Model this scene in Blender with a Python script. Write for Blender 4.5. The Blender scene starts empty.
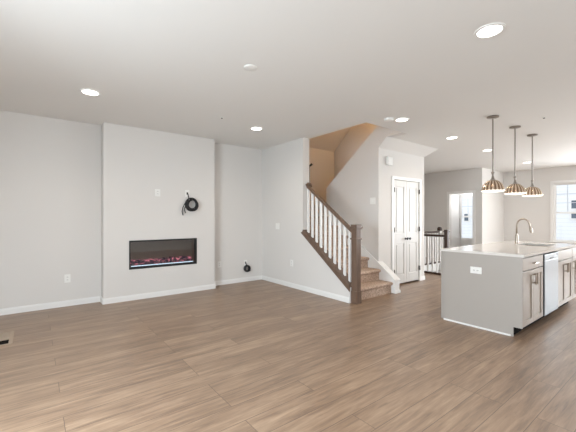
import bpy, bmesh, math, random
from mathutils import Vector, Matrix
random.seed(7)
S = bpy.context.scene
COL = S.collection
H = 2.74
YAW = 0.659

# ------------------------------------------------------------------ camera
cd = bpy.data.cameras.new('camera'); cam = bpy.data.objects.new('camera', cd); COL.objects.link(cam)
cam.location = (0, 0, 1.311); cam.rotation_euler = (math.pi/2, 0, -YAW)
cd.sensor_width = 36; cd.lens = 20.5; cd.shift_y = 0.0021; cd.clip_start = 0.05
S.camera = cam
# ------------------------------------------------------------------ world, exposure
S.view_settings.view_transform = 'Standard'; S.view_settings.look = 'None'
S.view_settings.gamma = 1; S.view_settings.use_curve_mapping = False
S.view_settings.exposure = 0.09
w = bpy.data.worlds.new('world'); S.world = w; w.use_nodes = True
nt = w.node_tree; bgn = nt.nodes['Background']
tc = nt.nodes.new('ShaderNodeTexCoord'); sep = nt.nodes.new('ShaderNodeSeparateXYZ')
rmp = nt.nodes.new('ShaderNodeValToRGB')
rmp.color_ramp.elements[0].position = 0.45; rmp.color_ramp.elements[0].color = (0.96, 0.97, 1.0, 1)
rmp.color_ramp.elements[1].position = 0.95; rmp.color_ramp.elements[1].color = (0.78, 0.87, 1.0, 1)
mp = nt.nodes.new('ShaderNodeMath'); mp.operation = 'MULTIPLY_ADD'; mp.inputs[1].default_value = .5; mp.inputs[2].default_value = .5
nt.links.new(tc.outputs['Generated'], sep.inputs[0]); nt.links.new(sep.outputs['Z'], mp.inputs[0])
nt.links.new(mp.outputs[0], rmp.inputs[0]); nt.links.new(rmp.outputs[0], bgn.inputs['Color'])
bgn.inputs['Strength'].default_value = 1.8

def area(name, loc, rot, sx, sy, power, color):
    l = bpy.data.lights.new(name, 'AREA'); l.shape = 'RECTANGLE'; l.size = sx; l.size_y = sy
    l.energy = power; l.color = color
    o = bpy.data.objects.new(name, l); COL.objects.link(o); o.location = loc; o.rotation_euler = rot
    return o
# daylight through the glazed openings of the rear and left walls (behind the camera)
area('daylight_rear', (1.0, -1.92, 1.35), (math.pi/2, 0, 0), 3.4, 2.1, 30, (0.90, 0.95, 1.0))
area('daylight_kitchen', (8.0, -1.92, 1.5), (math.pi/2, 0, 0), 3.6, 1.8, 24, (0.96, 0.97, 0.97))
area('daylight_left', (-1.72, 1.6, 1.45), (math.pi/2-.55, 0, -math.pi/2), 1.8, 1.7, 210, (0.78, 0.90, 0.985))

area('kitchen_fill', (11.78, -.1, 1.5), (math.pi/2, 0, math.pi/2), 2.5, 1.7, 300, (0.88, 0.94, 0.985))  # added fill for the kitchen, set in an unseen window opening

# ------------------------------------------------------------------ materials
def srgb(r, g, b):
    f = lambda c: (c/255/12.92) if c/255 <= .04045 else ((c/255+.055)/1.055)**2.4
    return (f(r), f(g), f(b), 1)
def mat(name, col, rough=.5, metal=0, spec=.5, bump=None, noise=None, emis=None, coat=0):
    m = bpy.data.materials.new(name); m.use_nodes = True
    n = m.node_tree.nodes; L = m.node_tree.links; p = n['Principled BSDF']
    p.inputs['Base Color'].default_value = col; p.inputs['Roughness'].default_value = rough
    p.inputs['Metallic'].default_value = metal; p.inputs['Specular IOR Level'].default_value = spec
    p.inputs['Coat Weight'].default_value = coat
    if emis:
        p.inputs['Emission Color'].default_value = emis[0]; p.inputs['Emission Strength'].default_value = emis[1]
    t = n.new('ShaderNodeTexCoord')
    if noise:  # (scale vector, scale, second colour)
        mpn = n.new('ShaderNodeMapping'); mpn.inputs['Scale'].default_value = noise[0]
        nz = n.new('ShaderNodeTexNoise'); nz.inputs['Scale'].default_value = noise[1]; nz.inputs['Detail'].default_value = 5
        mx = n.new('ShaderNodeMixRGB'); mx.inputs[1].default_value = col; mx.inputs[2].default_value = noise[2]
        L.new(t.outputs['Object'], mpn.inputs[0]); L.new(mpn.outputs[0], nz.inputs['Vector'])
        L.new(nz.outputs['Fac'], mx.inputs[0]); L.new(mx.outputs[0], p.inputs['Base Color'])
    if bump:
        nz2 = n.new('ShaderNodeTexNoise'); nz2.inputs['Scale'].default_value = bump[0]; nz2.inputs['Detail'].default_value = 5; nz2.inputs['Distortion'].default_value = .8
        b = n.new('ShaderNodeBump'); b.inputs['Strength'].default_value = bump[1]; b.inputs['Distance'].default_value = .01
        L.new(t.outputs['Object'], nz2.inputs['Vector']); L.new(nz2.outputs['Fac'], b.inputs['Height']); L.new(b.outputs[0], p.inputs['Normal'])
    return m
M = {}
M['paint'] = mat('wall_paint', (0.725, 0.70, 0.672, 1), .75, spec=.3, bump=(180, .05))
M['ceiling'] = mat('ceiling_paint', (0.82, 0.81, 0.79, 1), .9, spec=.2, bump=(120, .05))
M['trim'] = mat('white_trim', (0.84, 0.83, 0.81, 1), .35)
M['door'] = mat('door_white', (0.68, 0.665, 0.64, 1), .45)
M['plate'] = mat('plate_white', (0.86, 0.85, 0.82, 1), .35)
M['slot'] = mat('slot_dark', (0.12, 0.11, 0.10, 1), .5)
M['black'] = mat('black_metal', (0.012, 0.012, 0.012, 1), .35)
M['cable'] = mat('cable_black', (0.015, 0.015, 0.017, 1), .4)
M['wood'] = mat('stained_wood', srgb(84, 66, 54), .4, noise=((18, 18, 2), 2.0, srgb(128, 104, 88)))
M['wood_dark'] = mat('dark_stained_wood', srgb(50, 35, 29), .4, noise=((18, 18, 2), 2.0, srgb(72, 52, 42)))
M['cab'] = mat('cabinet_paint', srgb(170, 157, 144), .42)
M['panel'] = mat('island_paint', srgb(171, 164, 157), .45)
M['quartz'] = mat('white_quartz', (0.72, 0.69, 0.65, 1), .12, noise=((1, 1, 1), 6.0, (0.78, 0.75, 0.72, 1)))
M['basin'] = mat('sink_steel', (0.24, 0.19, 0.15, 1), .4, metal=.6)
M['steel'] = mat('stainless', (0.25, 0.265, 0.28, 1), .42, metal=.85, noise=((2, 2, 90), 4, (0.30, 0.315, 0.33, 1)))
M['brass'] = mat('brushed_brass', (0.60, 0.46, 0.32, 1), .22, metal=1)
M['nickel'] = mat('satin_nickel', (0.42, 0.36, 0.30, 1), .34, metal=1)
M['rod'] = mat('rod_metal', (0.34, 0.31, 0.28, 1), .3, metal=1)
M['toe'] = mat('toe_kick', (0.012, 0.01, 0.009, 1), .9, spec=.05)
M['fire_in'] = mat('firebox_lining', (0.42, 0.36, 0.30, 1), .35)  # lightened to stand in for room reflections on the glass front
M['led'] = mat('led_strip', (1, 1, 1, 1), .5, emis=((0.62, 0.85, 1.0, 1), 2.2))
M['lens'] = mat('lamp_lens', (1, 1, 1, 1), .5, emis=((1.0, 0.95, 0.88, 1), 6.0))
M['shade_glass'] = mat('shade_glass', (1, 1, 1, 1), .4, emis=((1.0, 0.93, 0.84, 1), .9))
M['carpet'] = mat('carpet', srgb(100, 70, 54), .95, spec=.1, noise=((1, 1, 1), 42, (1.0, .78, .62, 1)), bump=(400, .6))
M['siding_trim'] = mat('house_trim', (0.62, 0.66, 0.72, 1), .6)
M['roof'] = mat('roof_shingle', srgb(120, 124, 132), .9)
M['house_glass'] = mat('house_glass', (0.10, 0.13, 0.17, 1), .15)
M['ground'] = mat('ground', srgb(150, 155, 140), .9, noise=((1, 1, 1), .6, srgb(175, 175, 168)))
M['vent'] = mat('vent_wood', srgb(170, 150, 130), .45)

def glass_mat(name, gloss, tint=(1, 1, 1, 1)):
    m = bpy.data.materials.new(name); m.use_nodes = True; n = m.node_tree.nodes; L = m.node_tree.links
    n.remove(n['Principled BSDF']); out = n['Material Output']
    tr = n.new('ShaderNodeBsdfTransparent'); tr.inputs[0].default_value = tint
    g = n.new('ShaderNodeBsdfGlossy'); g.inputs['Roughness'].default_value = .03
    fr = n.new('ShaderNodeFresnel'); fr.inputs['IOR'].default_value = gloss
    mx = n.new('ShaderNodeMixShader'); L.new(fr.outputs[0], mx.inputs[0]); L.new(tr.outputs[0], mx.inputs[1]); L.new(g.outputs[0], mx.inputs[2])
    L.new(mx.outputs[0], out.inputs['Surface']); return m
M['glass'] = glass_mat('window_glass', 1.35)
M['fire_glass'] = glass_mat('fireplace_glass', 1.7, (.8, .8, .8, 1))

def ember_mat():
    m = mat('ember_crystal', (0.05, 0.04, 0.05, 1), .25)
    n = m.node_tree.nodes; L = m.node_tree.links; p = n['Principled BSDF']
    t = n.new('ShaderNodeTexCoord'); nz = n.new('ShaderNodeTexNoise'); nz.inputs['Scale'].default_value = 22
    r = n.new('ShaderNodeValToRGB'); e = r.color_ramp.elements
    e[0].position = .50; e[0].color = (0.01, 0.01, 0.03, 1); e[1].position = .68; e[1].color = (1.0, 0.30, 0.38, 1)
    L.new(t.outputs['Object'], nz.inputs['Vector']); L.new(nz.outputs['Fac'], r.inputs[0]); L.new(r.outputs[0], p.inputs['Emission Color'])
    p.inputs['Emission Strength'].default_value = 1.1
    return m
M['ember'] = ember_mat()

def floor_mat():
    m = bpy.data.materials.new('oak_planks'); m.use_nodes = True; n = m.node_tree.nodes; L = m.node_tree.links
    p = n['Principled BSDF']; t = n.new('ShaderNodeTexCoord')
    mp0 = n.new('ShaderNodeMapping'); mp0.inputs['Location'].default_value = (-2.6, -.703, 0)
    L.new(t.outputs['Object'], mp0.inputs[0])
    br = n.new('ShaderNodeTexBrick'); br.offset = .61; br.offset_frequency = 3; br.squash = 1
    br.inputs['Scale'].default_value = 1; br.inputs['Brick Width'].default_value = 1.52; br.inputs['Row Height'].default_value = .19
    br.inputs['Mortar Size'].default_value = .0022; br.inputs['Mortar Smooth'].default_value = .2; br.inputs['Bias'].default_value = 0
    br.inputs['Color1'].default_value = (0, 0, 0, 1); br.inputs['Color2'].default_value = (1, 1, 1, 1); br.inputs['Mortar'].default_value = (.5, .5, .5, 1)
    L.new(mp0.outputs[0], br.inputs['Vector'])
    # grain stretched along the plank, shifted by the plank's own random value
    mul = n.new('ShaderNodeVectorMath'); mul.operation = 'MULTIPLY'; mul.inputs[1].default_value = (3.0, 7.0, 11.0)
    L.new(br.outputs['Color'], mul.inputs[0])
    add = n.new('ShaderNodeVectorMath'); add.operation = 'ADD'; L.new(t.outputs['Object'], add.inputs[0]); L.new(mul.outputs[0], add.inputs[1])
    mp1 = n.new('ShaderNodeMapping'); mp1.inputs['Scale'].default_value = (2.2, 26, 1); L.new(add.outputs[0], mp1.inputs[0])
    nz = n.new('ShaderNodeTexNoise'); nz.inputs['Scale'].default_value = 1.6; nz.inputs['Detail'].default_value = 8; nz.inputs['Roughness'].default_value = .62
    nz.inputs['Distortion'].default_value = .5
    L.new(mp1.outputs[0], nz.inputs['Vector'])
    mp2 = n.new('ShaderNodeMapping'); mp2.inputs['Scale'].default_value = (.8, 6.5, 1); L.new(add.outputs[0], mp2.inputs[0])
    nz2 = n.new('ShaderNodeTexNoise'); nz2.inputs['Scale'].default_value = 1.3; nz2.inputs['Detail'].default_value = 5; nz2.inputs['Distortion'].default_value = .8
    L.new(mp2.outputs[0], nz2.inputs['Vector'])
    r = n.new('ShaderNodeValToRGB'); e = r.color_ramp.elements
    e[0].position = .31; e[0].color = srgb(104, 84, 68); e[1].position = .70; e[1].color = srgb(177, 150, 124)
    x = r.color_ramp.elements.new(.5); x.color = srgb(144, 118, 96)
    a1 = n.new('ShaderNodeMath'); a1.operation = 'MULTIPLY_ADD'; a1.inputs[1].default_value = .42
    L.new(nz2.outputs['Fac'], a1.inputs[0])
    a0 = n.new('ShaderNodeMath'); a0.operation = 'MULTIPLY'; a0.inputs[1].default_value = .58; L.new(nz.outputs['Fac'], a0.inputs[0]); L.new(a0.outputs[0], a1.inputs[2])
    b1 = n.new('ShaderNodeMath'); b1.operation = 'MULTIPLY_ADD'; b1.inputs[1].default_value = .06; L.new(br.outputs['Color'], b1.inputs[0])
    b0 = n.new('ShaderNodeMath'); b0.operation = 'SUBTRACT'; b0.inputs[1].default_value = .03; L.new(a1.outputs[0], b0.inputs[0]); L.new(b0.outputs[0], b1.inputs[2])
    L.new(b1.outputs[0], r.inputs[0])
    mx = n.new('ShaderNodeMixRGB'); mx.inputs[2].default_value = srgb(96, 78, 64)
    L.new(br.outputs['Fac'], mx.inputs[0]); L.new(r.outputs[0], mx.inputs[1]); L.new(mx.outputs[0], p.inputs['Base Color'])
    rr = n.new('ShaderNodeMapRange'); rr.inputs['To Min'].default_value = .30; rr.inputs['To Max'].default_value = .46
    L.new(nz.outputs['Fac'], rr.inputs[0]); L.new(rr.outputs[0], p.inputs['Roughness'])
    p.inputs['Specular IOR Level'].default_value = .85
    bm_ = n.new('ShaderNodeBump'); bm_.inputs['Strength'].default_value = .12; bm_.inputs['Distance'].default_value = .004
    L.new(nz.outputs['Fac'], bm_.inputs['Height']); L.new(bm_.outputs[0], p.inputs['Normal'])
    return m
M['floor'] = floor_mat()

def flute_sheen_brass():  # radial stripes paint the flutes' bright and dark reflections into the colour
    m = mat('flute_sheen_brass', (0.6, 0.46, 0.32, 1), .24, metal=1)
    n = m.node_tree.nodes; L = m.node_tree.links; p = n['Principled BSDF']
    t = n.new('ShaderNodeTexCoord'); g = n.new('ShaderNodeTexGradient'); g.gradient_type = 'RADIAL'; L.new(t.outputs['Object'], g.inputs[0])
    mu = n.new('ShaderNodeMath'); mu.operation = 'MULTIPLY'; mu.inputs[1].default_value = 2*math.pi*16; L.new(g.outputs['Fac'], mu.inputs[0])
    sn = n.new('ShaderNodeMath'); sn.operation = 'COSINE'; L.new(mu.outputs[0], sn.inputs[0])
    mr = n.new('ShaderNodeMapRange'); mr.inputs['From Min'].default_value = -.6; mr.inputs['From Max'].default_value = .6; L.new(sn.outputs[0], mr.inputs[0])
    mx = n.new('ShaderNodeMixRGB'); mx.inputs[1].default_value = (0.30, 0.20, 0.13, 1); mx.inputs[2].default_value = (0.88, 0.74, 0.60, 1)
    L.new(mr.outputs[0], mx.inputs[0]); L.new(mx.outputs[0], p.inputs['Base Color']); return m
M['flute_sheen'] = flute_sheen_brass()

def siding_mat():
    m = mat('siding', (0.86, 0.87, 0.89, 1), .6)
    n = m.node_tree.nodes; L = m.node_tree.links; p = n['Principled BSDF']
    t = n.new('ShaderNodeTexCoord'); sp = n.new('ShaderNodeSeparateXYZ'); L.new(t.outputs['Object'], sp.inputs[0])
    mu = n.new('ShaderNodeMath'); mu.operation = 'MULTIPLY'; mu.inputs[1].default_value = 4.5; L.new(sp.outputs['Z'], mu.inputs[0])
    fr = n.new('ShaderNodeMath'); fr.operation = 'FRACT'; L.new(mu.outputs[0], fr.inputs[0])
    lt = n.new('ShaderNodeMath'); lt.operation = 'LESS_THAN'; lt.inputs[1].default_value = .16; L.new(fr.outputs[0], lt.inputs[0])
    mx = n.new('ShaderNodeMixRGB'); mx.inputs[1].default_value = (0.86, 0.87, 0.89, 1); mx.inputs[2].default_value = (0.79, 0.80, 0.83, 1)
    L.new(lt.outputs[0], mx.inputs[0]); L.new(mx.outputs[0], p.inputs['Base Color'])
    return m
M['siding'] = siding_mat()

# ------------------------------------------------------------------ mesh helpers
class MB:
    def __init__(s): s.bm = bmesh.new()
    def box(s, x0, x1, y0, y1, z0, z1):
        v = [s.bm.verts.new((x, y, z)) for x in (x0, x1) for y in (y0, y1) for z in (z0, z1)]
        for f in ((0,1,3,2),(4,6,7,5),(0,4,5,1),(2,3,7,6),(0,2,6,4),(1,5,7,3)): s.bm.faces.new([v[i] for i in f])
        return s
    def prism(s, pts, axis, a, b):   # polygon pts in the two other axes, extruded a..b along axis
        def P(u, v_, t): return {'x': (t, u, v_), 'y': (u, t, v_), 'z': (u, v_, t)}[axis]
        A = [s.bm.verts.new(P(u, v_, a)) for u, v_ in pts]; B = [s.bm.verts.new(P(u, v_, b)) for u, v_ in pts]
        n = len(pts); s.bm.faces.new(A); s.bm.faces.new(B[::-1])
        for i in range(n): s.bm.faces.new([A[i], B[i], B[(i+1) % n], A[(i+1) % n]])
        return s
    def lathe(s, prof, c=(0, 0, 0), seg=24, axis='z', flute=0, nf=0, cap=True):
        rings = []
        for r, h in prof:
            ring = []
            for i in range(seg):
                a = 2*math.pi*i/seg; rr = r*(1-flute*abs(math.sin(a*nf/2))) if flute else r
                p = (rr*math.cos(a), rr*math.sin(a), h)
                if axis == 'x': p = (p[2], p[0], p[1])
                if axis == 'y': p = (p[0], p[2], p[1])
                ring.append(s.bm.verts.new((c[0]+p[0], c[1]+p[1], c[2]+p[2])))
            rings.append(ring)
        for a, b in zip(rings, rings[1:]):
            for i in range(seg): s.bm.faces.new([a[i], a[(i+1) % seg], b[(i+1) % seg], b[i]])
        if cap: s.bm.faces.new(rings[0][::-1]); s.bm.faces.new(rings[-1])
        return s
    def tube(s, pts, r, seg=8, cap=True):
        pts = [Vector(p) for p in pts]; rings = []; nrm = None
        for i, p in enumerate(pts):
            d = (pts[min(i+1, len(pts)-1)]-pts[max(i-1, 0)]).normalized()
            if nrm is None:
                nrm = d.orthogonal().normalized()
            nrm = (nrm-d*nrm.dot(d)).normalized(); bn = d.cross(nrm)
            rad = r[i] if isinstance(r, (list, tuple)) else r
            rings.append([s.bm.verts.new(p+(nrm*math.cos(2*math.pi*k/seg)+bn*math.sin(2*math.pi*k/seg))*rad) for k in range(seg)])
        for a, b in zip(rings, rings[1:]):
            for i in range(seg): s.bm.faces.new([a[i], a[(i+1) % seg], b[(i+1) % seg], b[i]])
        if cap: s.bm.faces.new(rings[0][::-1]); s.bm.faces.new(rings[-1])
        return s
    def build(s, name, m, parent=None, bevel=0, smooth=False, origin=None):
        bmesh.ops.recalc_face_normals(s.bm, faces=s.bm.faces)
        if origin is None and parent is None:
            xs = [v.co for v in s.bm.verts]
            origin = (sum(v.x for v in xs)/len(xs), sum(v.y for v in xs)/len(xs), min(v.z for v in xs)) if name not in KEEP0 else (0, 0, 0)
        if parent is not None: origin = parent['_o'] if '_o' in parent else (0, 0, 0)
        bmesh.ops.translate(s.bm, verts=s.bm.verts, vec=-Vector(origin))
        me = bpy.data.meshes.new(name); s.bm.to_mesh(me); s.bm.free()
        o = bpy.data.objects.new(name, me); COL.objects.link(o); me.materials.append(m)
        if parent is None: o.location = origin
        else: o.parent = parent
        ORG[o.name] = origin
        if bevel:
            b = o.modifiers.new('bevel', 'BEVEL'); b.width = bevel; b.segments = 2; b.limit_method = 'ANGLE'; b.angle_limit = .6
        if smooth:
            for p in me.polygons: p.use_smooth = True
            if smooth != 'all':
                me.set_sharp_from_angle(angle=.7) if hasattr(me, 'set_sharp_from_angle') else None
        return o
KEEP0 = {'floor', 'ceiling'}
ORG = {}
def part(mb, name, m, parent, **k):
    """mesh written in world coordinates, parented to a thing whose base is ORG[parent]"""
    org = ORG[parent.name]
    bmesh.ops.recalc_face_normals(mb.bm, faces=mb.bm.faces)
    bmesh.ops.translate(mb.bm, verts=mb.bm.verts, vec=-Vector(org))
    me = bpy.data.meshes.new(name); mb.bm.to_mesh(me); mb.bm.free()
    o = bpy.data.objects.new(name, me); COL.objects.link(o); me.materials.append(m); o.parent = parent; ORG[o.name] = org
    if k.get('bevel'):
        b = o.modifiers.new('bevel', 'BEVEL'); b.width = k['bevel']; b.segments = 2; b.limit_method = 'ANGLE'; b.angle_limit = .6
    if k.get('smooth'):
        for p in me.polygons: p.use_smooth = True
        if k['smooth'] != 'all': me.set_sharp_from_angle(angle=.7)
    if k.get('label'): o['label'] = k['label']
    if k.get('kind'): o['kind'] = k['kind']
    return o
def tag(o, label=None, cat=None, group=None, kind=None):
    if label: o['label'] = label
    if cat: o['category'] = cat
    if group: o['group'] = group
    if kind: o['kind'] = kind
    return o
def thing(name, loc, label, cat, group=None):
    o = bpy.data.objects.new(name, None); COL.objects.link(o); o.location = loc; o.empty_display_size = .05
    ORG[o.name] = loc; return tag(o, label, cat, group)
def sthing(name, loc, label=None):
    o = bpy.data.objects.new(name, None); COL.objects.link(o); o.location = loc; ORG[o.name] = loc; o['kind'] = 'structure'
    if label: o['label'] = label
    return o
def struct(mb, name, m, label=None, **k):
    o = mb.build(name, m, **k); o['kind'] = 'structure'
    if label: o['label'] = label
    return o
def copy_tree(o, loc, label=None):
    c = o.copy(); COL.objects.link(c); ORG[c.name] = tuple(loc); c.location = loc
    if label: c['label'] = label
    def rec(src, dst):
        for ch in list(src.children):
            d = ch.copy(); COL.objects.link(d); d.parent = dst; rec(ch, d)
    rec(o, c); return c

# ------------------------------------------------------------------ setting: plan constants
YB = 5.82; YF = 5.60; X1 = 3.81; X1i = 3.96; X2 = 4.93; X2b = 5.06; X3 = 5.98
YC = 3.69; XCR = 6.47; XD = 10.22; XK = 11.82; YR = 4.05
XL = -1.8; YN = -2.0
# floor with the opening of the basement stair
WX0, WX1, WY0, WY1 = 7.36, 9.22, 3.72, 4.77
f = MB()
f.box(XL-.12, WX0, YN-.12, YB+.12, -.1, 0); f.box(WX1, XK+.12, YN-.12, YB+.12, -.1, 0)
f.box(WX0, WX1, YN-.12, WY0, -.1, 0); f.box(WX0, WX1, WY1, YB+.12, -.1, 0)
struct(f, 'floor', M['floor'], 'grey-brown oak plank floor')
q = MB(); e_ = .012
q.box(WX0, WX1, WY1-e_, WY1, -.2, .001); q.box(WX0, WX0+e_, WY0, WY1-e_, -.2, .001); q.box(WX1-e_, WX1, WY0, WY1-e_, -.2, .001); q.box(WX0+e_, WX1-e_, WY0, WY0+e_, -.2, .001)
struct(q, 'trim_3', M['trim'], 'white fascia around the basement stair opening')
# ceiling slab with the stairwell opening
YO = 3.19
c = MB()
c.box(XL-.12, X1i, YN-.12, YB, H, H+.3); c.box(X1i, XK+.12, YN-.12, YO, H, H+.3)
c.box(X2b, XK+.12, YO, 3.75, H, H+.3); c.box(X3+.12, XK+.12, 3.75, YB, H, H+.3)
struct(c, 'ceiling', M['ceiling'], 'flat pale ceiling')
# basement well walls
wl = MB(); wl.box(WX0-.05, WX0, WY0, WY1, -2.4, -.1); wl.box(WX1, WX1+.05, WY0, WY1, -2.4, -.1)
wl.box(WX0-.05, WX1+.05, WY1, WY1+.05, -2.4, -.1); wl.box(WX0-.05, WX1+.05, WY0-.05, WY0, -2.4, -.1)
wl.box(WX0-.05, WX1+.05, WY0-.05, WY1+.05, -2.5, -2.4)
struct(wl, 'wall_basement', M['paint'], 'pale wall of the basement stairwell')

struct(MB().box(XL-.12, XK+.12, YB, YB+.12, 0, H), 'wall_back', M['paint'], 'long pale wall behind the fireplace')
# chimney breast with the fireplace recess
FX0, FX1, FZ0, FZ1 = 1.180, 2.288, .485, .942
bx0, bx1 = .826, 2.627
b = MB(); b.box(bx0, FX0, YF, YB, 0, H); b.box(FX1, bx1, YF, YB, 0, H); b.box(FX0, FX1, YF, YB, 0, FZ0); b.box(FX0, FX1, YF, YB, FZ1, H)
struct(b, 'wall_chimney', M['paint'], 'projecting wall panel holding the fireplace')
# stair side wall with the sloped knee wall
K0 = 3.375; kz = lambda y: .215+.745*(y-3.345)
struct(MB().prism([(K0, 0), (YB, 0), (YB, H), (4.48, H), (4.48, kz(4.48)), (K0, kz(K0))], 'x', X1, X1i), 'wall_stair', M['paint'], 'pale wall and sloping knee wall beside the stairs')
# half wall between the two flights
hz = lambda y: 1.93-.79*(y-5.03)
struct(MB().prism([(YC, 0), (5.03, 0), (5.03, 1.93), (3.0, hz(3.0)), (3.0, 3.04), (YO, 3.04), (YO, H), (3.51, H), (YC, 2.572)], 'x', X2, X2b), 'wall_partition', M['paint'], 'half wall with a sloping top beside the stairs')
# closet front with the door opening
DX0, DX1, DZ = 5.385, 6.275, 2.03
b = MB(); b.box(X2b, DX0, YC, YC+.12, 0, 2.6); b.box(DX1, XCR, YC, YC+.12, 0, 2.6); b.box(DX0, DX1, YC, YC+.12, DZ, 2.6)
b.box(XCR-.12, XCR, YC+.12, YB, 0, H); b.box(DX0-.2, XCR-.12, YC+.5, YC+.6, 0, 2.2)
struct(b, 'wall_closet', M['paint'], 'pale wall around the closet door')
# splayed bulkhead above the closet
b = MB(); bm = b.bm
P = [(X2b, YC, 2.57), (XCR, YC, 2.57), (XCR, YB, 2.57), (X2, 3.51, H), (6.70, 3.51, H), (6.72, YB, H), (X2, YC, 2.57)]
v = [bm.verts.new(p) for p in P]
bm.faces.new([v[6], v[0], v[1], v[4], v[3]]) if False else None
bm.faces.new([v[6], v[1], v[3]]); bm.faces.new([v[1], v[4], v[3]]); bm.faces.new([v[1], v[2], v[5], v[4]])
t_ = [bm.verts.new(p) for p in [(X2b, YC+.02, 2.6), (XCR-.02, YC+.02, 2.6), (X2b, YC+.02, H), (XCR-.02, YC+.02, H)]]
bm.faces.new([t_[0], t_[1], t_[3], t_[2]])
struct(b, 'trim_bulkhead', M['paint'], 'sloping bulkhead between closet wall and ceiling')
# stairwell above the ceiling
struct(MB().box(X1i-.12, X1i, YO-.12, YB, H+.3, 5.9), 'wall_stairwell_left', M['paint'])
struct(MB().box(X1i, X3, YO-.32, YO-.19, H+.3, 5.9), 'wall_stairwell_front', M['paint'])
struct(MB().box(X3, X3+.12, YO-.12, 3.75, H+.3, 5.9).box(X3, X3+.12, 3.812, YB, 0, 5.9).box(X3, X3+.12, 3.75, 3.812, H, 5.9), 'wall_stairwell_right', M['paint'], 'warm-lit wall of the upper stair flight')
struct(MB().box(X1i-.12, X3+.12, YB, YB+.12, H, 5.9), 'wall_stairwell_back', M['paint'], 'warm-lit back wall of the stairwell')
sz = lambda y: 2.96+.875*(YB-y)
struct(MB().prism([(YB, sz(YB)), (2.85, sz(2.85)), (2.85, sz(2.85)+.15), (YB, sz(YB)+.15)], 'x', X1i, X3), 'ceiling_stairwell', M['paint'], 'sloping warm-lit stairwell ceiling')

# far hall wall with the cased opening, its recess
OY0, OY1, OZ = 4.31, 4.99, 2.03
b = MB(); b.box(XD, XD+.12, OY1, YB, 0, H); b.box(XD, XD+.12, YR, OY0, 0, H); b.box(XD, XD+.12, OY0, OY1, OZ, H)
struct(b, 'wall_hall', M['paint'], 'far taupe-looking wall with the cased opening')
XR = 10.88
W2 = (4.52, 5.02-.03, .60, 1.99)   # window in the recess
b = MB(); b.box(XD+.12, XR+.1, OY1, OY1+.1, 0, 2.2); b.box(XD+.12, XR+.1, OY0-.1, OY0, 0, 2.2); b.box(XD+.12, XR+.1, OY0, OY1, OZ, 2.2)
b.box(XR, XR+.1, OY0, W2[0], 0, OZ); b.box(XR, XR+.1, W2[1], OY1, 0, OZ); b.box(XR, XR+.1, W2[0], W2[1], 0, W2[2]); b.box(XR, XR+.1, W2[0], W2[1], W2[3], OZ)
struct(b, 'wall_recess', M['trim'], 'white recess behind the cased opening')
struct(MB().box(XD+.12, XK, YR, YR+.12, 0, H), 'wall_return', M['paint'], 'bright wall return left of the kitchen wall')
# kitchen end wall with window
W1 = (1.93, 2.78, .62, 2.27)
b = MB(); b.box(XK, XK+.14, YN, -1.4, 0, H); b.box(XK, XK+.14, -1.4, 1.2, 0, .6); b.box(XK, XK+.14, -1.4, 1.2, 2.4, H); b.box(XK, XK+.14, 1.2, W1[0], 0, H); b.box(XK, XK+.14, W1[1], YR+.12, 0, H); b.box(XK, XK+.14, W1[0], W1[1], 0, W1[2]); b.box(XK, XK+.14, W1[0], W1[1], W1[3], H)
struct(b, 'wall_kitchen', M['paint'], 'kitchen end wall with the window')
# rear and left walls (behind the camera)
b = MB(); b.box(XL, -.8, YN-.12, YN, 0, H); b.box(2.8, 6.1, YN-.12, YN, 0, H); b.box(9.9, XK, YN-.12, YN, 0, H)
b.box(-.8, 2.8, YN-.12, YN, 2.45, H); b.box(-.8, 2.8, YN-.12, YN, 0, .22); b.box(6.1, 9.9, YN-.12, YN, 2.45, H); b.box(6.1, 9.9, YN-.12, YN, 0, .55)
struct(b, 'wall_rear', M['paint'])
b = MB(); b.box(XL-.12, XL, YN, .6, 0, H); b.box(XL-.12, XL, 2.6, YB, 0, H); b.box(XL-.12, XL, .6, 2.6, 0, .55); b.box(XL-.12, XL, .6, 2.6, 2.35, H)
struct(b, 'wall_left', M['paint'])
# rear / left windows: frames and panes
def side_window(n, rect, fix, axis, bars):
    a0, a1, z0, z1 = rect
    root = sthing('window_%d' % n, (0, 0, 0))
    def bx(m_, u0, u1, w0, w1, d0, d1):
        if axis == 'y': m_.box(u0, u1, d0, d1, w0, w1)
        else: m_.box(d0, d1, u0, u1, w0, w1)
    m_ = MB(); s = .06
    bx(m_, a0, a0+s, z0, z1, fix-.03, fix+.03); bx(m_, a1-s, a1, z0, z1, fix-.03, fix+.03)
    bx(m_, a0+s, a1-s, z0, z0+s, fix-.03, fix+.03); bx(m_, a0+s, a1-s, z1-s, z1, fix-.03, fix+.03)
    for k in range(1, bars):
        u = a0+(a1-a0)*k/bars; bx(m_, u-.04, u+.04, z0+s, z1-s, fix-.03, fix+.03)
    part(m_, 'window_frame', M['trim'], root)
    g = MB(); bx(g, a0+s, a1-s, z0+s, z1-s, fix-.004, fix+.004); part(g, 'pane', M['glass'], root)
side_window(3, (-.8, 2.8, .22, 2.45), YN-.06, 'y', 3)
side_window(4, (6.1, 9.9, .55, 2.45), YN-.06, 'y', 4)
side_window(6, (-1.4, 1.2, .6, 2.4), XK+.07, 'x', 3)  # unseen window added to bring more light into the kitchen
side_window(5, (.6, 2.6, .55, 2.35), XL-.06, 'x', 2)

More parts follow.
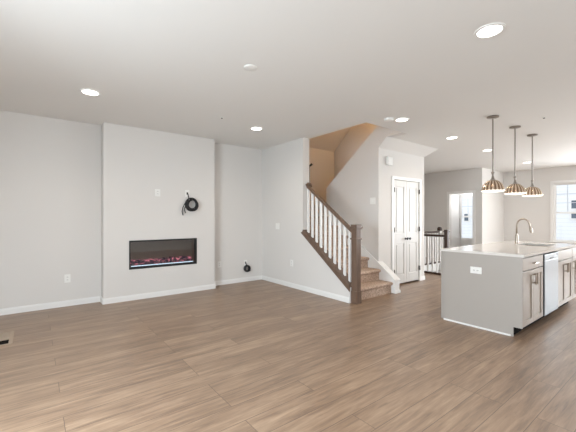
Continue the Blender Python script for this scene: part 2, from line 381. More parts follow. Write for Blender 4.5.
# double hung windows in the view (planes of constant X, room on the -X side)
def hung(n, rect, x, mid, cols, rows, casing, label, lower_rows=False):
    y0, y1, z0, z1 = rect
    root = sthing('window_%d' % n, (x, (y0+y1)/2, z0), label)
    m_ = MB(); s = .022
    m_.box(x+.02, x+.08, y0, y0+s, z0, z1); m_.box(x+.02, x+.08, y1-s, y1, z0, z1); m_.box(x+.02, x+.08, y0+s, y1-s, z0, z0+s); m_.box(x+.02, x+.08, y0+s, y1-s, z1-s, z1)
    part(m_, 'window_frame', M['trim'], root)
    for nm, a, b_, dx, cc, rr in (('upper_sash', mid, z1-s, .055, cols, rows), ('lower_sash', z0+s, mid, .025, 1, 1)):
        q = MB(); t = .026
        ya, yb = y0+s, y1-s
        q.box(x+dx, x+dx+.022, ya, ya+t, a, b_); q.box(x+dx, x+dx+.022, yb-t, yb, a, b_)
        q.box(x+dx, x+dx+.022, ya+t, yb-t, a, a+t); q.box(x+dx, x+dx+.022, ya+t, yb-t, b_-t, b_)
        sh = part(q, nm, M['trim'], root)
        if cc > 1:
            g = MB(); iy0, iy1, iz0, iz1 = ya+t, yb-t, a+t, b_-t
            for k in range(1, cc): u = iy0+(iy1-iy0)*k/cc; g.box(x+dx+.004, x+dx+.018, u-.009, u+.009, iz0, iz1)
            for k in range(1, rr): u = iz0+(iz1-iz0)*k/rr; g.box(x+dx+.005, x+dx+.017, iy0, iy1, u-.009, u+.009)
            part(g, 'muntin_grid', M['siding_trim'], sh)
        part(MB().box(x+dx+.009, x+dx+.013, ya+t, yb-t, a+t, b_-t), 'pane', M['glass'], sh)
    if casing:
        cw = .075; q = MB()
        q.box(x-.018, x-.001, y0-cw, y0, z0, z1+cw); q.box(x-.018, x-.001, y1, y1+cw, z0, z1+cw); q.box(x-.018, x-.001, y0, y1, z1, z1+cw)
        part(q, 'casing', M['trim'], root, bevel=.004)
        part(MB().box(x-.05, x-.001, y0-cw-.02, y1+cw+.02, z0-.03, z0), 'sill', M['trim'], root, bevel=.004)
    return root
hung(1, W1, XK, 1.44, 3, 3, True, 'white double-hung kitchen window with a grid in the upper sash')
hung(2, W2, XR, 1.33, 2, 2, False, 'white double-hung window seen through the cased opening')

# casing of the hall opening
q = MB(); cw = .075
q.box(XD-.018, XD-.001, OY0-cw, OY0, 0, OZ+cw); q.box(XD-.018, XD-.001, OY1, OY1+cw, 0, OZ+cw); q.box(XD-.018, XD-.001, OY0, OY1, OZ, OZ+cw)
struct(q, 'trim_2', M['trim'], 'white casing around the hall opening', bevel=.004)

# baseboards
def baseboard(name, segs):
    m_ = MB(); t = .014; hb = .068
    for (x0, y0, x1, y1, nx, ny) in segs:
        if nx: m_.box(min(x0, x0+nx*t), max(x0, x0+nx*t), min(y0, y1), max(y0, y1), 0, hb); m_.box(min(x0, x0+nx*t*.55), max(x0, x0+nx*t*.55), min(y0, y1), max(y0, y1), hb, hb+.016)
        else: m_.box(min(x0, x1), max(x0, x1), min(y0, y0+ny*t), max(y0, y0+ny*t), 0, hb); m_.box(min(x0, x1), max(x0, x1), min(y0, y0+ny*t*.55), max(y0, y0+ny*t*.55), hb, hb+.016)
    return struct(m_, name, M['trim'], bevel=0)
baseboard('baseboard_back', [(XL, YB, bx0-.014, YB, 0, -1), (bx1+.014, YB, X1-.014, YB, 0, -1)])
baseboard('baseboard_chimney', [(bx0-.014, YF, bx1+.014, YF, 0, -1), (bx0, YF, bx0, YB, -1, 0), (bx1, YF, bx1, YB, 1, 0)])
baseboard('baseboard_stair', [(X1, K0, X1, YB, -1, 0)])
baseboard('baseboard_closet', [(5.07, YC, DX0-.065, YC, 0, -1), (DX1+.065, YC, XCR+.014, YC, 0, -1), (XCR, YC, XCR, YB, 1, 0)])
baseboard('baseboard_hall', [(XD, OY1+.08, XD, YB, -1, 0), (XD, YR, XD, OY0-.08, -1, 0), (XCR+.02, YB, XD-.02, YB, 0, -1)])
baseboard('baseboard_kitchen', [(XK, YN, XK, YR-.015, -1, 0), (XD, YR, XK, YR, 0, -1)])

# ------------------------------------------------------------------ closet double door
d = sthing('door_1', (5.83, YC, 0), 'white two-leaf panelled closet door')
q = MB(); cw = .062
q.box(DX0-cw, DX0, YC-.018, YC-.001, 0, DZ+cw); q.box(DX1, DX1+cw, YC-.018, YC-.001, 0, DZ+cw); q.box(DX0, DX1, YC-.018, YC-.001, DZ, DZ+cw)
part(q, 'casing', M['trim'], d, bevel=.004)
mid = (DX0+DX1)/2
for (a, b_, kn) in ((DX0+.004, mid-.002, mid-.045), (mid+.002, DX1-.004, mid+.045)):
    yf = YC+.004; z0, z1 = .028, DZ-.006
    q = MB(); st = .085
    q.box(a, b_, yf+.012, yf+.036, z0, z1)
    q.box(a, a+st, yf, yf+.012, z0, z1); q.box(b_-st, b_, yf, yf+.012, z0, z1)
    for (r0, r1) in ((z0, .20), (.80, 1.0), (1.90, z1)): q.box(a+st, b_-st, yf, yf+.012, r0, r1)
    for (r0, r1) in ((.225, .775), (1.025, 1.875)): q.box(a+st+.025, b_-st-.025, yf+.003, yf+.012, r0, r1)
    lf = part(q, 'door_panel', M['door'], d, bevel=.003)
    k = MB().lathe([(.022, 0), (.022, -.006), (.009, -.008), (.009, -.03), (.02, -.036), (.026, -.048), (.02, -.06), (.004, -.064)], (kn, yf-.0005, .89), 16, 'y')
    part(k, 'knob', M['black'], lf, smooth=True)
    hx = a if kn > a and kn > (a+b_)/2 else b_
    for zz in (.27, 1.07, 1.83):
        part(MB().box(hx-.011, hx+.011, yf-.030, yf-.001, zz-.045, zz+.045), 'hinge', M['slot'], lf)

# ------------------------------------------------------------------ staircase
R_, G_ = .19, .2533; Y0 = 3.37
st = thing('staircase', (4.43, Y0, 0), 'carpeted staircase climbing behind the white balusters to a landing', 'stairs')
def step_mesh(x0, x1, yn, zt, run, dirn=1):
    """carpeted step, rounded nosing overhanging the riser"""
    pr = [(yn+.028, zt-R_+.0), (yn+.030, zt-.062), (yn+.012, zt-.055), (yn-.002, zt-.042), (yn-.008, zt-.026), (yn-.003, zt-.011), (yn+.010, zt-.002), (yn+.024, zt), (yn+run+.03, zt), (yn+run+.03, zt-R_)]
    if dirn < 0: pr = [(2*yn-y, z) for y, z in pr]
    return MB().prism(pr, 'x', x0, x1)
for k in range(6):
    part(step_mesh(X1i+.001, X2-.032, Y0+k*G_, R_*(k+1), G_ - .002), 'step', M['carpet'], st, smooth=True)
q = MB()
zl = R_*7; yl = Y0+6*G_
q.prism([(yl+.028, zl-R_), (yl+.028, zl-.045), (yl-.004, zl-.03), (yl-.002, zl-.008), (yl+.012, zl), (YB-.001, zl), (YB-.001, zl-R_)], 'x', X1i+.001, X2-.032)
q.box(X2-.032, X3-.001, 5.035, YB-.001, zl-R_, zl)
part(q, 'landing', M['carpet'], st)
# solid body under the visible flight
q = MB()
prof = [(Y0+.04, 0.0)]
for k in range(1, 6): prof += [(Y0+k*G_+.035, R_*k-.001)] if False else []
q.prism([(Y0+.05, 0), (YB-.01, 0), (YB-.01, zl-R_-.002), (yl+.1, zl-R_-.002), (Y0+G_+.05, .001)], 'x', X1i+.002, X2-.033)
part(q, 'carriage', M['trim'], st)
# white skirt board on the far side and its boxed foot
sk = lambda y: .219+.76*(y-3.32)
part(MB().prism([(3.69, 0), (3.69, sk(3.69)), (4.93, sk(4.93)), (5.03, sk(4.93)), (5.03, sk(4.93)-.3), (3.9, 0)], 'x', X2-.03, X2-.001), 'skirt_board', M['trim'], st)
part(MB().prism([(3.325, 0), (3.325, sk(3.325)), (YC-.002, sk(YC)), (YC-.002, 0)], 'x', 4.895, 5.03), 'skirt_foot', M['trim'], st, bevel=.003)
part(MB().prism([(3.314, sk(3.314)), (YC-.002, sk(YC)), (YC-.002, sk(YC)+.016), (3.314, sk(3.314)+.016)], 'x', 4.882, 5.042), 'skirt_cap', M['trim'], st, bevel=.003)
part(MB().box(4.885, 5.04, 3.311, 3.325, 0, .05), 'shoe_moulding', M['trim'], st)

# ------------------------------------------------------------------ main balustrade
XN = 3.885
bl = thing('stair_railing', (XN, 3.32, 0), 'brown stair railing with white balusters beside the carpeted stairs', 'railing')
q = MB(); n0 = .052
q.box(XN-n0, XN+n0, 3.268, 3.372, 0, 1.135)
nw = part(q, 'newel_post', M['wood'], bl, bevel=.004)
part(MB().box(XN-.064, XN+.064, 3.256, 3.384, 1.125, 1.145).box(XN-.072, XN+.072, 3.248, 3.392, 1.141, 1.166).box(XN-.058, XN+.058, 3.262, 3.378, 1.163, 1.20), 'newel_cap', M['wood'], nw, bevel=.004)
part(MB().box(XN-.064, XN+.064, 3.256, 3.386, .970, .994), 'newel_collar', M['wood'], nw, bevel=.003)
part(MB().box(XN-.058, XN+.058, 3.262, 3.3725, 0, .19), 'newel_base', M['wood'], nw, bevel=.003)
rz = lambda y: 1.124+.735*(y-3.43)
part(MB().prism([(3.373, rz(3.373)-.03), (4.44, rz(4.44)-.03), (4.44, rz(4.44)+.03), (3.373, rz(3.373)+.03)], 'x', XN-.031, XN+.031), 'handrail', M['wood'], bl, bevel=.012)
# curled end against the wall
pts = [(XN, 4.43, rz(4.43)), (XN, 4.465, rz(4.43)+.035), (XN+.03, 4.465, rz(4.43)+.06), (XN+.075, 4.45, rz(4.43)+.05), (XN+.085, 4.44, rz(4.43)+.01), (XN+.06, 4.44, rz(4.43)-.01)]
part(MB().tube(pts, [.026, .024, .022, .020, .019, .017], 10), 'rail_end', M['wood'], bl, smooth='all')
# stringer cap
part(MB().prism([(K0, kz(K0)+.001), (4.479, kz(4.479)+.001), (4.479, kz(4.479)+.028), (K0, kz(K0)+.028)], 'x', X1-.016, X1i+.012), 'stringer_cap', M['wood'], bl, bevel=.003)
part(MB().prism([(K0-.002, kz(K0)-.065), (4.53, kz(4.53)-.065), (4.48, kz(4.48)+.0), (K0-.002, kz(K0)+.0)], 'x', X1-.014, X1-.001), 'stringer_board', M['wood'], bl, bevel=.002)
for k in range(10):
    y = 3.443+k*.1085; h0 = .017
    part(MB().prism([(y-h0, kz(y-h0)+.029), (y+h0, kz(y+h0)+.029), (y+h0, rz(y+h0)-.031), (y-h0, rz(y-h0)-.031)], 'x', XN-h0, XN+h0), 'baluster', M['trim'], bl)
# black wall bracket and rod on the hidden handrail side
wb = thing('wall_handrail', (3.98, 4.50, 1.95), 'thin black bracket and rod on the stairwell wall above the curled rail end', 'handrail')
part(MB().tube([(4.00, 4.52, 1.86), (4.00, 4.52, 2.22), (4.00, 4.50, 2.27)], .007, 8), 'rod', M['black'], wb)
part(MB().tube([(3.9605, 4.53, 2.25), (4.01, 4.51, 2.26), (4.035, 4.49, 2.29)], [.018, .02, .022], 10), 'bracket', M['black'], wb)

# ------------------------------------------------------------------ basement stair railings
def flat_rail(name, p0, p1, n, newel_at, label, balusters=True):
    (ax, ay), (bx_, by) = p0, p1
    root = thing(name, (newel_at[0], newel_at[1], 0), label, 'railing')
    alongx = abs(bx_-ax) > abs(by-ay)
    nx, ny = newel_at
    np_ = part(MB().box(nx-.038, nx+.038, ny-.038, ny+.038, 0, .98), 'newel_post', M['trim'] if alongx else M['wood_dark'], root, bevel=.004)
    part(MB().box(nx-.05, nx+.05, ny-.05, ny+.05, .92 if alongx else .98, 1.0).box(nx-.04, nx+.04, ny-.04, ny+.04, 1.0, 1.03), 'newel_cap', M['wood_dark'], np_, bevel=.003)
    part(MB().box(nx-.047, nx+.047, ny-.047, ny+.047, .82, .84), 'newel_collar', M['wood_dark'], np_)
    def seg(z0, z1, hw):
        x0, x1 = min(ax, bx_), max(ax, bx_); y0, y1 = min(ay, by), max(ay, by)
        return MB().box(x0, x1, ay-hw, ay+hw, z0, z1) if alongx else MB().box(ax-hw, ax+hw, y0, y1, z0, z1)
    part(seg(.865, .915, .03), 'handrail', M['wood_dark'], root, bevel=.01)
    part(seg(0, .04, .035), 'shoe_rail', M['wood_dark'], root)
    for k in range(n):
        u = (k+.6)/n; x = ax+(bx_-ax)*u; y = ay+(by-ay)*u
        part(MB().box(x-.016, x+.016, y-.016, y+.016, .041, .864), 'baluster', M['trim'], root)
    return root
flat_rail('basement_railing', (7.31, 3.675), (7.31, 5.0), 12, (7.31, 3.635), 'dark railing with white balusters at the basement stair, just right of the closet')
flat_rail('basement_railing', (9.24, 4.82), (7.37, 4.82), 14, (9.29, 4.82), 'farther railing across the back of the basement stair opening')

# ------------------------------------------------------------------ fireplace
fp = thing('fireplace', (1.735, YF, FZ0), 'black-framed linear electric fireplace set in the projecting wall', 'fireplace')
q = MB(); fw = .02
y0, y1 = YF-.008, YF+.03
q.box(FX0+.001, FX0+fw, y0, y1, FZ0+.001, FZ1-.001); q.box(FX1-fw-.018, FX1-.001, y0, y1, FZ0+.001, FZ1-.001)
q.box(FX0+fw, FX1-fw-.018, y0, y1, FZ0+.001, FZ0+.036); q.box(FX0+fw, FX1-fw-.018, y0, y1, FZ1-.024, FZ1-.001)
part(q, 'frame', M['black'], fp, bevel=.002)
q = MB(); yb = YB-.012
q.box(FX0+.002, FX1-.002, yb, yb+.01, FZ0+.002, FZ1-.002); q.box(FX0+.002, FX0+.014, y1, yb, FZ0+.002, FZ1-.002); q.box(FX1-.014, FX1-.002, y1, yb, FZ0+.002, FZ1-.002)
q.box(FX0+.014, FX1-.014, y1, yb, FZ0+.002, FZ0+.02); q.box(FX0+.014, FX1-.014, y1, yb, FZ1-.014, FZ1-.002)
part(q, 'firebox', M['fire_in'], fp)
part(MB().box(FX0+fw, FX1-fw-.018, YF+.008, YF+.012, FZ0+.036, FZ1-.024), 'glass_front', M['fire_glass'], fp)
part(MB().box(FX0+.04, FX1-.06, YF+.032, YF+.045, FZ0+.038, FZ0+.049), 'light_strip', M['led'], fp, label='blue-white light strip')
part(MB().box(FX0+.015, FX1-.015, YF+.03, yb-.001, FZ0+.02, FZ0+.04), 'ember_tray', M['black'], fp)
q = MB()
for i in range(420):
    x = random.uniform(FX0+.03, FX1-.05); y = random.uniform(YF+.055, YF+.19); r = random.uniform(.008, .019)
    z = FZ0+.045+(y-YF-.05)*.55+random.uniform(0, .012)
    M4 = Matrix.Translation((x, y, z)) @ Matrix.Rotation(random.uniform(0, 6), 4, Vector((random.random(), random.random(), random.random()+.1)).normalized()) @ Matrix.Diagonal((1, random.uniform(.6, 1), random.uniform(.6, 1), 1))
    bmesh.ops.create_icosphere(q.bm, subdivisions=1, radius=r, matrix=M4)
part(q, 'ember_bed', M['ember'], fp, kind='stuff', label='bed of glowing pink crystals')
for i in range(4):
    x = FX0+.18+i*.22
    part(MB().tube([(x, YF+.12, FZ0+.09), (x+.10, YF+.10, FZ0+.12), (x+.19, YF+.14, FZ0+.10)], [.014, .018, .012], 8), 'log', M['ember'], fp, smooth='all')

# ------------------------------------------------------------------ plates, cables, chime
def plate(name, c, face, w_, h_, label, cat, kind, group=None):
    """face: '-y' or '-x'"""
    x, y, z = c; root = thing(name, (x, y, z-h_/2), label, cat, group)
    def bx(u0, u1, v0, v1, d0, d1):
        return MB().box(x+u0, x+u1, y-d1, y-d0, z+v0, z+v1) if face == '-y' else MB().box(x-d1, x-d0, y-u1, y-u0, z+v0, z+v1)
    pl = part(bx(-w_/2, w_/2, -h_/2, h_/2, .001, .008), 'cover_plate', M['plate'], root, bevel=.002)
    if kind == 'outlet':
        for s in (-1, 1):
            (cu, cv) = (0, s*.02) if h_ > w_ else (s*.02, 0)
            part(bx(cu-.016, cu+.016, cv-.014, cv+.014, .0081, .011), 'socket', M['plate'], root, bevel=.002)
            q = MB()
            for t in (-.006, .006):
                if face == '-y': q.box(x+cu+t-.002, x+cu+t+.002, y-.0125, y-.0111, z+cv-.005, z+cv+.006)
                else: q.box(x-.0125, x-.0111, y-cu-t-.002, y-cu-t+.002, z+cv-.005, z+cv+.006)
            part(q, 'slot', M['slot'], root)
    elif kind == 'switch':
        for s in ([0] if w_ < .1 else [-.023, .023]):
            part(bx(s-.016, s+.016, -.033, .033, .0081, .012), 'rocker', M['plate'], root, bevel=.002)
    elif kind == 'low':
        part(bx(-.014, .014, -.02, .02, .0081, .0095), 'opening', M['slot'], root)
    return root
plate('wall_outlet', (.39, YB, .408), '-y', .075, .12, 'white duplex outlet low on the wall left of the fireplace', 'outlet', 'outlet')
plate('wall_outlet', (2.83, YB, .40), '-y', .075, .12, 'white duplex outlet low on the wall just right of the fireplace panel', 'outlet', 'outlet')
plate('wall_outlet', (1.612, YF, 1.715), '-y', .085, .12, 'white outlet high above the fireplace, left of the hanging cable coil', 'outlet', 'outlet')
plate('cable_plate', (2.113, YF, 1.725), '-y', .075, .12, 'white wall plate with the upper black cable coming out', 'wall plate', 'low')
plate('cable_plate', (3.41, YB, .385), '-y', .075, .11, 'white wall plate behind the small cable coil near the corner', 'wall plate', 'low')
plate('wall_outlet', (X1, 4.80, .455), '-x', .075, .12, 'white duplex outlet low on the stair side wall', 'outlet', 'outlet')
def Yx(px, X):
    t = (px-288)/328; return X*(math.cos(YAW)-t*math.sin(YAW))/(math.sin(YAW)+t*math.cos(YAW))
ysw = Yx(277.7, X1); dsw = X1*math.sin(YAW)+ysw*math.cos(YAW)
plate('light_switch', (X1, ysw, 1.311-9.0*dsw/328), '-x', .12, .12, 'white double light switch on the wall left of the stairs', 'switch', 'switch')
plate('light_switch', (X2, 3.815, 1.63-.02), '-x', .12, .12, 'white double light switch on the stairwell half wall near the closet corner', 'switch', 'switch')
plate('wall_outlet', (4.159, 1.715, .68), '-x', .125, .078, 'white horizontal outlet on the end of the kitchen island', 'outlet', 'outlet')

def coil(name, c, r, loops, label, tails, sc, rad):
    x, y, z = c; root = thing(name, (x, y-.02, z-r), label, 'cable')
    q = MB()
    for L_ in range(loops):
        cx = x+random.uniform(-.014, .024)*sc; cz = z+random.uniform(-.014, .014)*sc; rr = r*(1+random.uniform(-.24, .06)*sc); yy = y-rad-.004-L_*rad*1.25
        q.tube([(cx+rr*math.cos(a)*.95, yy+random.uniform(-.001, .001), cz+rr*math.sin(a)*1.04) for a in [2*math.pi*i/26 for i in range(27)]], rad, 7)
    part(q, 'cable_loops', M['cable'], root, smooth='all')
    for t in tails: part(MB().tube(t, rad, 7), 'cable_tail', M['cable'], root, smooth='all')
    return root
cx, cz = 2.15, 1.52
coil('cable_coil', (cx+.03, YF, cz+.01), 0.104, 9, 'large black cable coil hanging on the wall above the fireplace', [
    [(2.113, YF-.011, 1.725), (2.116, YF-.04, 1.70), (2.12, YF-.05, 1.64), (2.11, YF-.06, 1.60), (2.06, YF-.05, 1.56)],
    [(2.11, YF-.055, 1.60), (2.055, YF-.06, 1.555), (2.02, YF-.05, 1.48), (2.01, YF-.04, 1.41), (2.03, YF-.03, 1.345)],
    [(2.12, YF-.045, 1.59), (2.075, YF-.06, 1.54), (2.05, YF-.055, 1.47), (2.055, YF-.04, 1.42), (2.075, YF-.03, 1.385)]], 1.15, .0075)
coil('cable_coil', (3.425, YB, .266), .060, 6, 'small black cable coil hanging low near the corner by the stair wall', [
    [(3.41, YB-.011, .385), (3.40, YB-.04, .375), (3.41, YB-.045, .34), (3.44, YB-.04, .31)],
    [(3.45, YB-.045, .32), (3.485, YB-.05, .27), (3.49, YB-.04, .235), (3.505, YB-.03, .215)]], .35, .009)
ch = thing('door_chime', (5.225, YC, 2.27), 'white rounded door chime box high on the wall above the closet casing', 'chime')
q = MB().box(5.145, 5.305, YC-.05, YC-.001, 2.275, 2.435)
part(q, 'chime_cover', M['plate'], ch, bevel=.018)
q = MB()
for k in range(4): q.box(5.165, 5.285, YC-.053, YC-.0505, 2.305+k*.03, 2.309+k*.03)
part(q, 'grille', M['trim'], ch)

# floor register
fv = thing('floor_vent', (-.38, 4.66, 0), 'wood-toned floor register with dark slot at the left edge of the room', 'vent')
q = MB(); a0, a1, c0, c1 = -.62, -.175, 4.42, 4.90
q.box(a0, a0+.035, c0, c1, .001, .009); q.box(a1-.035, a1, c0, c1, .001, .009); q.box(a0+.035, a1-.035, c0, c0+.025, .001, .009); q.box(a0+.035, a1-.035, c1-.03, c1, .001, .009)
q.box(a0+.035, a1-.035, 4.60, 4.68, .001, .009)
part(q, 'frame', M['vent'], fv, bevel=.002)
part(MB().box(a0+.035, a1-.035, c0+.025, c1-.03, .0005, .0015), 'duct', M['toe'], fv)
q = MB()
for k in range(6): q.box(a0+.035, a1-.035, 4.69+k*.03, 4.71+k*.03, .002, .008)
part(q, 'slats', M['vent'], fv)

# ------------------------------------------------------------------ kitchen island
IX0, IX1, IY0, IY1 = 4.18, 6.50, 1.272, 2.10
ZT = .875
pn = thing('island_end_panel', (IX0, 1.67, 0), 'plain grey end panel of the kitchen island facing the living room', 'panel')
part(MB().prism([(IY0, .105), (IY1, .105-.105), (IY1, ZT), (IY0, ZT)] if False else [(1.25, .105), (1.335, .105), (1.335, 0), (IY1, 0), (IY1, ZT), (1.25, ZT)], 'x', IX0-.02, IX0), 'panel', M['panel'], pn)
part(MB().box(IX0-.03, IX0-.0205, IY0+.085, IY1+.003, 0, .018), 'shoe_moulding', M['trim'], pn)
bp = MB().box(IX0+.02, IX1, IY1+.001, IY1+.06, 0, ZT)
tag(bp.build('island_back_panel', M['panel']), 'grey back panel of the kitchen island below the worktop, seen at its left edge', 'panel')

# worktop with sink hole
SX0, SX1, SY0, SY1 = 5.62, 6.12, 1.40, 1.78
cx0, cx1, cy0, cy1, cz0, cz1 = 4.158, 6.54, 1.232, 2.15, ZT+.001, ZT+.029
q = MB()
q.box(cx0, SX0, cy0, cy1, cz0, cz1); q.box(SX1, cx1, cy0, cy1, cz0, cz1); q.box(SX0, SX1, cy0, SY0, cz0, cz1); q.box(SX0, SX1, SY1, cy1, cz0, cz1)
bmesh.ops.remove_doubles(q.bm, verts=q.bm.verts, dist=1e-5)
tag(q.build('countertop', M['quartz']), 'pale quartz worktop on the kitchen island', 'countertop')
sk_ = thing('sink', ((SX0+SX1)/2, (SY0+SY1)/2, .68), 'undermount steel sink let into the island worktop', 'sink')
q = MB(); t = .003
q.box(SX0-t, SX0, SY0-t, SY1+t, .69, cz0-.002); q.box(SX1, SX1+t, SY0-t, SY1+t, .69, cz0-.002); q.box(SX0, SX1, SY0-t, SY0, .69, cz0-.002); q.box(SX0, SX1, SY1, SY1+t, .69, cz0-.002); q.box(SX0-t, SX1+t, SY0-t, SY1+t, .687, .69)
part(q, 'basin', M['basin'], sk_)
part(MB().lathe([(.03, .0), (.04, .004), (.01, .004)], ((SX0+SX1)/2, (SY0+SY1)/2, .6905), 16), 'drain', M['rod'], sk_)
# faucet
fx, fy = 5.87, 1.835
fa = thing('faucet', (fx, fy, cz1), 'gooseneck pull-down faucet in warm brushed metal standing behind the sink', 'faucet')
part(MB().lathe([(.028, 0), (.028, .006), (.022, .012), (.021, .13), (.014, .15), (.0125, .16)], (fx, fy, cz1+.0005), 20), 'body', M['nickel'], fa, smooth=True)
pts = [(fx, fy, cz1+.15), (fx, fy, cz1+.28)]
for i in range(1, 13):
    a = math.pi*i/12; pts.append((fx, fy-.085+.085*math.cos(a), cz1+.28+.10*math.sin(a)))
pts.append((fx, fy-.172, cz1+.255))
part(MB().tube(pts, .0125, 12), 'gooseneck', M['nickel'], fa, smooth='all')
part(MB().tube([(fx, fy-.172, cz1+.258), (fx, fy-.178, cz1+.24), (fx, fy-.188, cz1+.195), (fx, fy-.19, cz1+.175)], [.014, .019, .021, .018], 14), 'spray_head', M['nickel'], fa, smooth=True)
part(MB().tube([(fx+.018, fy, cz1+.09), (fx+.04, fy, cz1+.095), (fx+.05, fy-.01, cz1+.13)], [.012, .010, .006], 10), 'lever', M['nickel'], fa, smooth='all')

# base cabinets
def bar_pull(mb_pts, parent, name='pull'):
    p0, p1 = Vector(mb_pts[0]), Vector(mb_pts[1]); off = Vector((0, -.032, 0)); d_ = (p1-p0).normalized()*.018
    q = MB(); q.tube([p0+off, p1+off], .0065, 8); q.tube([p0+d_, p0+d_+off], .005, 8); q.tube([p1-d_, p1-d_+off], .005, 8)
    return part(q, name, M['nickel'], parent)
def shaker(x0, x1, z0, z1, parent, name, fr=.058):
    yf = IY0-.021; q = MB()
    q.box(x0, x1, yf+.009, yf+.02, z0, z1)
    q.box(x0, x0+fr, yf, yf+.009, z0, z1); q.box(x1-fr, x1, yf, yf+.009, z0, z1); q.box(x0+fr, x1-fr, yf, yf+.009, z0, z0+fr); q.box(x0+fr, x1-fr, yf, yf+.009, z1-fr, z1)
    return part(q, name, M['cab'], parent, bevel=.0015)
def cabinet(x0, x1, label, drawer_pull, ndoors=2):
    root = thing('base_cabinet', ((x0+x1)/2, 1.6, 0), label, 'cabinet', None)
    q = MB(); q.box(x0, x1, IY0+.03, IY1, .105, .69); q.box(x0, x1, IY0+.03, IY0+.045, .69, ZT-.001)
    q.box(x0, x0+.015, IY0+.045, IY1, .69, ZT-.001); q.box(x1-.015, x1, IY0+.045, IY1, .69, ZT-.001)
    part(q, 'body', M['cab'], root)
    part(MB().box(x0, x1, IY0+.075, IY1, 0, .105), 'toe_kick', M['toe'], root)
    g = .009; yf = IY0-.021
    dr = part(MB().box(x0+g, x1-g, yf, yf+.02, .724, .858), 'drawer', M['cab'], root, bevel=.0015)
    if drawer_pull: c_ = (x0+x1)/2; bar_pull([(c_-.065, yf, .79), (c_+.065, yf, .79)], dr)
    w_ = (x1-x0-g*2-.003*(ndoors-1))/ndoors
    for k in range(ndoors):
        a = x0+g+k*(w_+.003); dd = shaker(a, a+w_, .112, .712, root, 'door', .055 if ndoors > 1 else .045)
        hx = a+w_-.028 if k == 0 and ndoors > 1 else a+.028
        bar_pull([(hx, yf, .545), (hx, yf, .675)], dd)
    return root
cabinet(4.183, 4.885, 'grey shaker base cabinet at the near end of the island, with drawer and two doors', True)
cabinet(5.505, 6.238, 'grey shaker sink cabinet right of the dishwasher', False)
cabinet(6.24, 6.495, 'narrow grey cabinet at the far end of the island', False, 1)
dw = thing('dishwasher', (5.24, 1.6, 0), 'stainless steel dishwasher built into the island between two cabinets', 'dishwasher')
part(MB().box(4.89, 5.50, IY0+.02, IY1-.02, .11, .85), 'tub', M['toe'], dw)
part(MB().box(4.925, 5.495, IY0-.028, IY0+.018, .105, .775), 'door', M['steel'], dw, bevel=.004)
cp = part(MB().box(4.925, 5.495, IY0-.028, IY0+.018, .778, .85), 'control_panel', M['steel'], dw, bevel=.004)
part(MB().box(5.13, 5.28, IY0-.031, IY0-.0285, .785, .808), 'pocket_handle', M['slot'], dw)
part(MB().box(5.42, 5.46, IY0-.031, IY0-.0285, .82, .838), 'badge', M['slot'], dw)
part(MB().box(4.89, 5.50, IY0+.075, IY0+.09, 0, .109), 'toe_kick', M['toe'], dw)

# ------------------------------------------------------------------ pendants
def point(name, loc, power, color, rad=.05, spot=None, parent=None):
    l = bpy.data.lights.new(name, 'SPOT' if spot else 'POINT'); l.energy = power; l.color = color; l.shadow_soft_size = rad
    if spot: l.spot_size = spot; l.spot_blend = .8
    o = bpy.data.objects.new(name, l); COL.objects.link(o)
    if parent is not None: o.parent = parent; o.location = Vector(loc)-Vector(ORG[parent.name])
    else: o.location = loc
    return o
WARM = (1.0, .86, .70)
def pendant():
    c = (5.147, 1.9, 1.678)
    root = thing('pendant_light', c, 'nearest pendant over the island, fluted brass dome on a rod, leftmost of the three', 'lamp', 'brass dome pendants over the island')
    x, y, z = c
    part(MB().lathe([(.075, H-.001), (.075, H-.018), (.05, H-.024), (.012, H-.026)], (x, y, 0), 24), 'canopy', M['rod'], root, smooth=True)
    part(MB().lathe([(.0095, H-.026), (.0095, z+.275)], (x, y, 0), 10), 'rod', M['rod'], root, smooth=True)
    part(MB().lathe([(.008, .28), (.02, .272), (.022, .262), (.014, .25), (.012, .22), (.016, .21), (.018, .185), (.03, .172), (.034, .165)], (x, y, z), 16), 'swivel', M['rod'], root, smooth=True)
    prof = [(a_*.88, b_*.95) for a_, b_ in [(.034, .168), (.06, .162), (.088, .148), (.115, .124), (.138, .094), (.153, .060), (.162, .026), (.165, .012), (.160, .012), (.156, .03), (.147, .06), (.132, .09), (.108, .12), (.08, .142), (.03, .158)]]
    part(MB().lathe(prof, (x, y, z), 128, flute=.10, nf=16, cap=False), 'shade', M['flute_sheen'], root, smooth='all')
    part(MB().lathe([(.02, -.008), (.132, -.004), (.143, .002), (.143, .011), (.02, .011)], (x, y, z), 48), 'diffuser', M['shade_glass'], root, smooth=True)
    point('bulb', (x, y, z-.03), 3.0, WARM, .08, parent=root)
    return root
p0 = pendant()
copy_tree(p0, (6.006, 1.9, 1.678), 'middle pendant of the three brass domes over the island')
copy_tree(p0, (6.822, 1.9, 1.678), 'farthest pendant over the island, rightmost of the three brass domes')

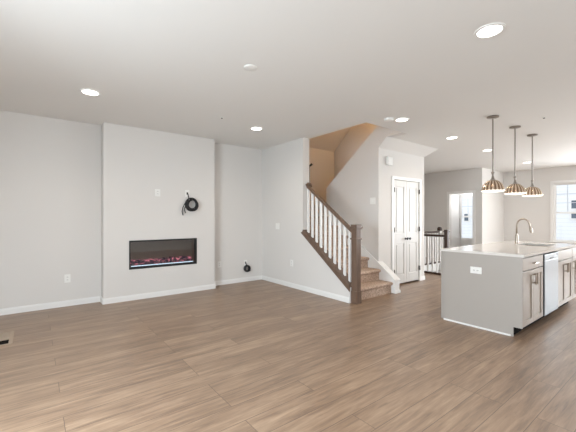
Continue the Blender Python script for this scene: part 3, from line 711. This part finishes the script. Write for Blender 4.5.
# ------------------------------------------------------------------ recessed lights
def downlight(c, label):
    root = thing('recessed_light', (c[0], c[1], H-.02), label, 'ceiling light', 'round recessed ceiling lights')
    x, y = c
    part(MB().lathe([(.105, H-.001), (.103, H-.008), (.085, H-.010), (.08, H-.003)], (x, y, 0), 32, cap=False), 'trim_ring', M['trim'], root, smooth=True)
    part(MB().lathe([(.002, H-.002), (.082, H-.002), (.078, H-.009), (.002, H-.011)], (x, y, 0), 32), 'lens', M['lens'], root, smooth=True)
    point('downlight', (x, y, H-.03), 22, WARM, .08, spot=math.radians(150), parent=root)
    return root
d0 = downlight((2.755, 1.04), 'largest recessed ceiling light, upper right above the island side of the room')
for c_, lb in (((.51, 4.34), 'recessed ceiling light in front of the fireplace wall, left of the others'),
               ((2.83, 4.48), 'recessed ceiling light near the corner right of the fireplace'),
               ((4.25, 2.77), 'recessed ceiling light beside the smoke detector, in front of the stair opening'),
               ((5.92, 2.85), 'recessed ceiling light in front of the closet, left of the first pendant rod'),
               ((7.63, 2.92), 'recessed ceiling light between the first and second pendant rods'),
               ((10.15, 2.94), 'farthest recessed ceiling light, beside the third pendant rod')):
    copy_tree(d0, (c_[0], c_[1], H-.02), lb)
sd = thing('smoke_detector', (4.06, 2.86, H-.04), 'white smoke detector just left of the recessed light by the stair opening', 'smoke detector')
part(MB().lathe([(.068, H-.001), (.068, H-.015), (.058, H-.034), (.02, H-.038)], (4.06, 2.86, 0), 24), 'housing', M['plate'], sd, smooth=True)
sd = thing('ceiling_disc', (1.63, 2.69, H-.01), 'blank white round cover on the open ceiling left of centre', 'ceiling cover')
part(MB().lathe([(.062, H-.001), (.060, H-.008), (.045, H-.012), (.01, H-.013)], (1.63, 2.69, 0), 24), 'cover', M['plate'], sd, smooth=True)
for (px, lb) in (((2.13, 4.30), 'tiny dark ceiling sprinkler dot left of the light by the fireplace corner'), ((5.78, 1.47), 'tiny dark ceiling sprinkler dot right of the pendant canopies')):
    s_ = thing('sprinkler', (px[0], px[1], H-.02), lb, 'sprinkler')
    part(MB().lathe([(.03, H-.001), (.028, H-.005), (.012, H-.006)], (px[0], px[1], 0), 16), 'escutcheon', M['plate'], s_)
    part(MB().lathe([(.012, H-.0065), (.012, H-.014), (.004, H-.016)], (px[0], px[1], 0), 12), 'head', M['slot'], s_)

# upstairs lamp in the stairwell (hidden above the ceiling edge)
ul = thing('stairwell_lamp', (X3, 3.9, 3.6), 'warm wall sconce in the upper stairwell above the half wall', 'lamp')
part(MB().lathe([(.05, -.001), (.05, -.02), (.015, -.024), (.012, -.07)], (X3, 3.9, 3.65), 16, 'x'), 'wall_plate', M['rod'], ul, smooth=True)
part(MB().lathe([(.02, .10), (.06, .08), (.075, .03), (.05, 0), (.015, -.01)], (X3-.09, 3.9, 3.61), 20), 'globe', M['shade_glass'], ul, smooth=True)
point('stairwell_bulb', (X3-.12, 4.1, 3.58), 21, (1.0, .56, .23), .06)

point('recess_fill', (10.55, 4.55, 1.85), 5.5, (.97, .98, 1.0), .1)  # added fill without a fixture, brightens the white recess

# ------------------------------------------------------------------ outside
gr = MB().box(-40, 60, -40, 50, -3.2, -3.0); struct(gr, 'ground', M['ground'])
def house(x, y0, y1, zt, wins, label, gable=True):
    root = thing('neighbour_house', (x+4, (y0+y1)/2, -3), label, 'house')
    part(MB().box(x, x+8, y0, y1, -3, zt), 'wall', M['siding'], root)
    ym = (y0+y1)/2
    part(MB().prism([(y0-.4, zt), (y1+.4, zt), (ym, zt+2.6)], 'x', x-.3, x+8.3), 'roof', M['roof'], root)
    part(MB().box(x-.06, x-.001, y0, y0+.2, -3, zt), 'corner_board', M['siding_trim'], root); part(MB().box(x-.06, x-.001, y1-.2, y1, -3, zt), 'corner_board', M['siding_trim'], root)
    for (yw, zw, ww, hw) in wins:
        fr = part(MB().box(x-.05, x-.001, yw-.1, yw+ww+.1, zw-.1, zw+hw+.1), 'window', M['trim'], root)
        part(MB().box(x-.07, x-.051, yw, yw+ww, zw, zw+hw), 'pane', M['house_glass'], fr)
    return root
house(24, 1.5, 8.0, 5.6, [(4.05, 1.80, .78, .45), (4.05, 1.25, .78, .36), (6.3, 1.3, .8, 1.3)], 'pale sided neighbour house seen through the kitchen window')
house(25, 9.0, 16.0, 5.6, [(10.82, 1.05, .27, .5), (12.5, 1.3, .8, 1.3)], 'pale sided neighbour house seen through the window of the hall recess')
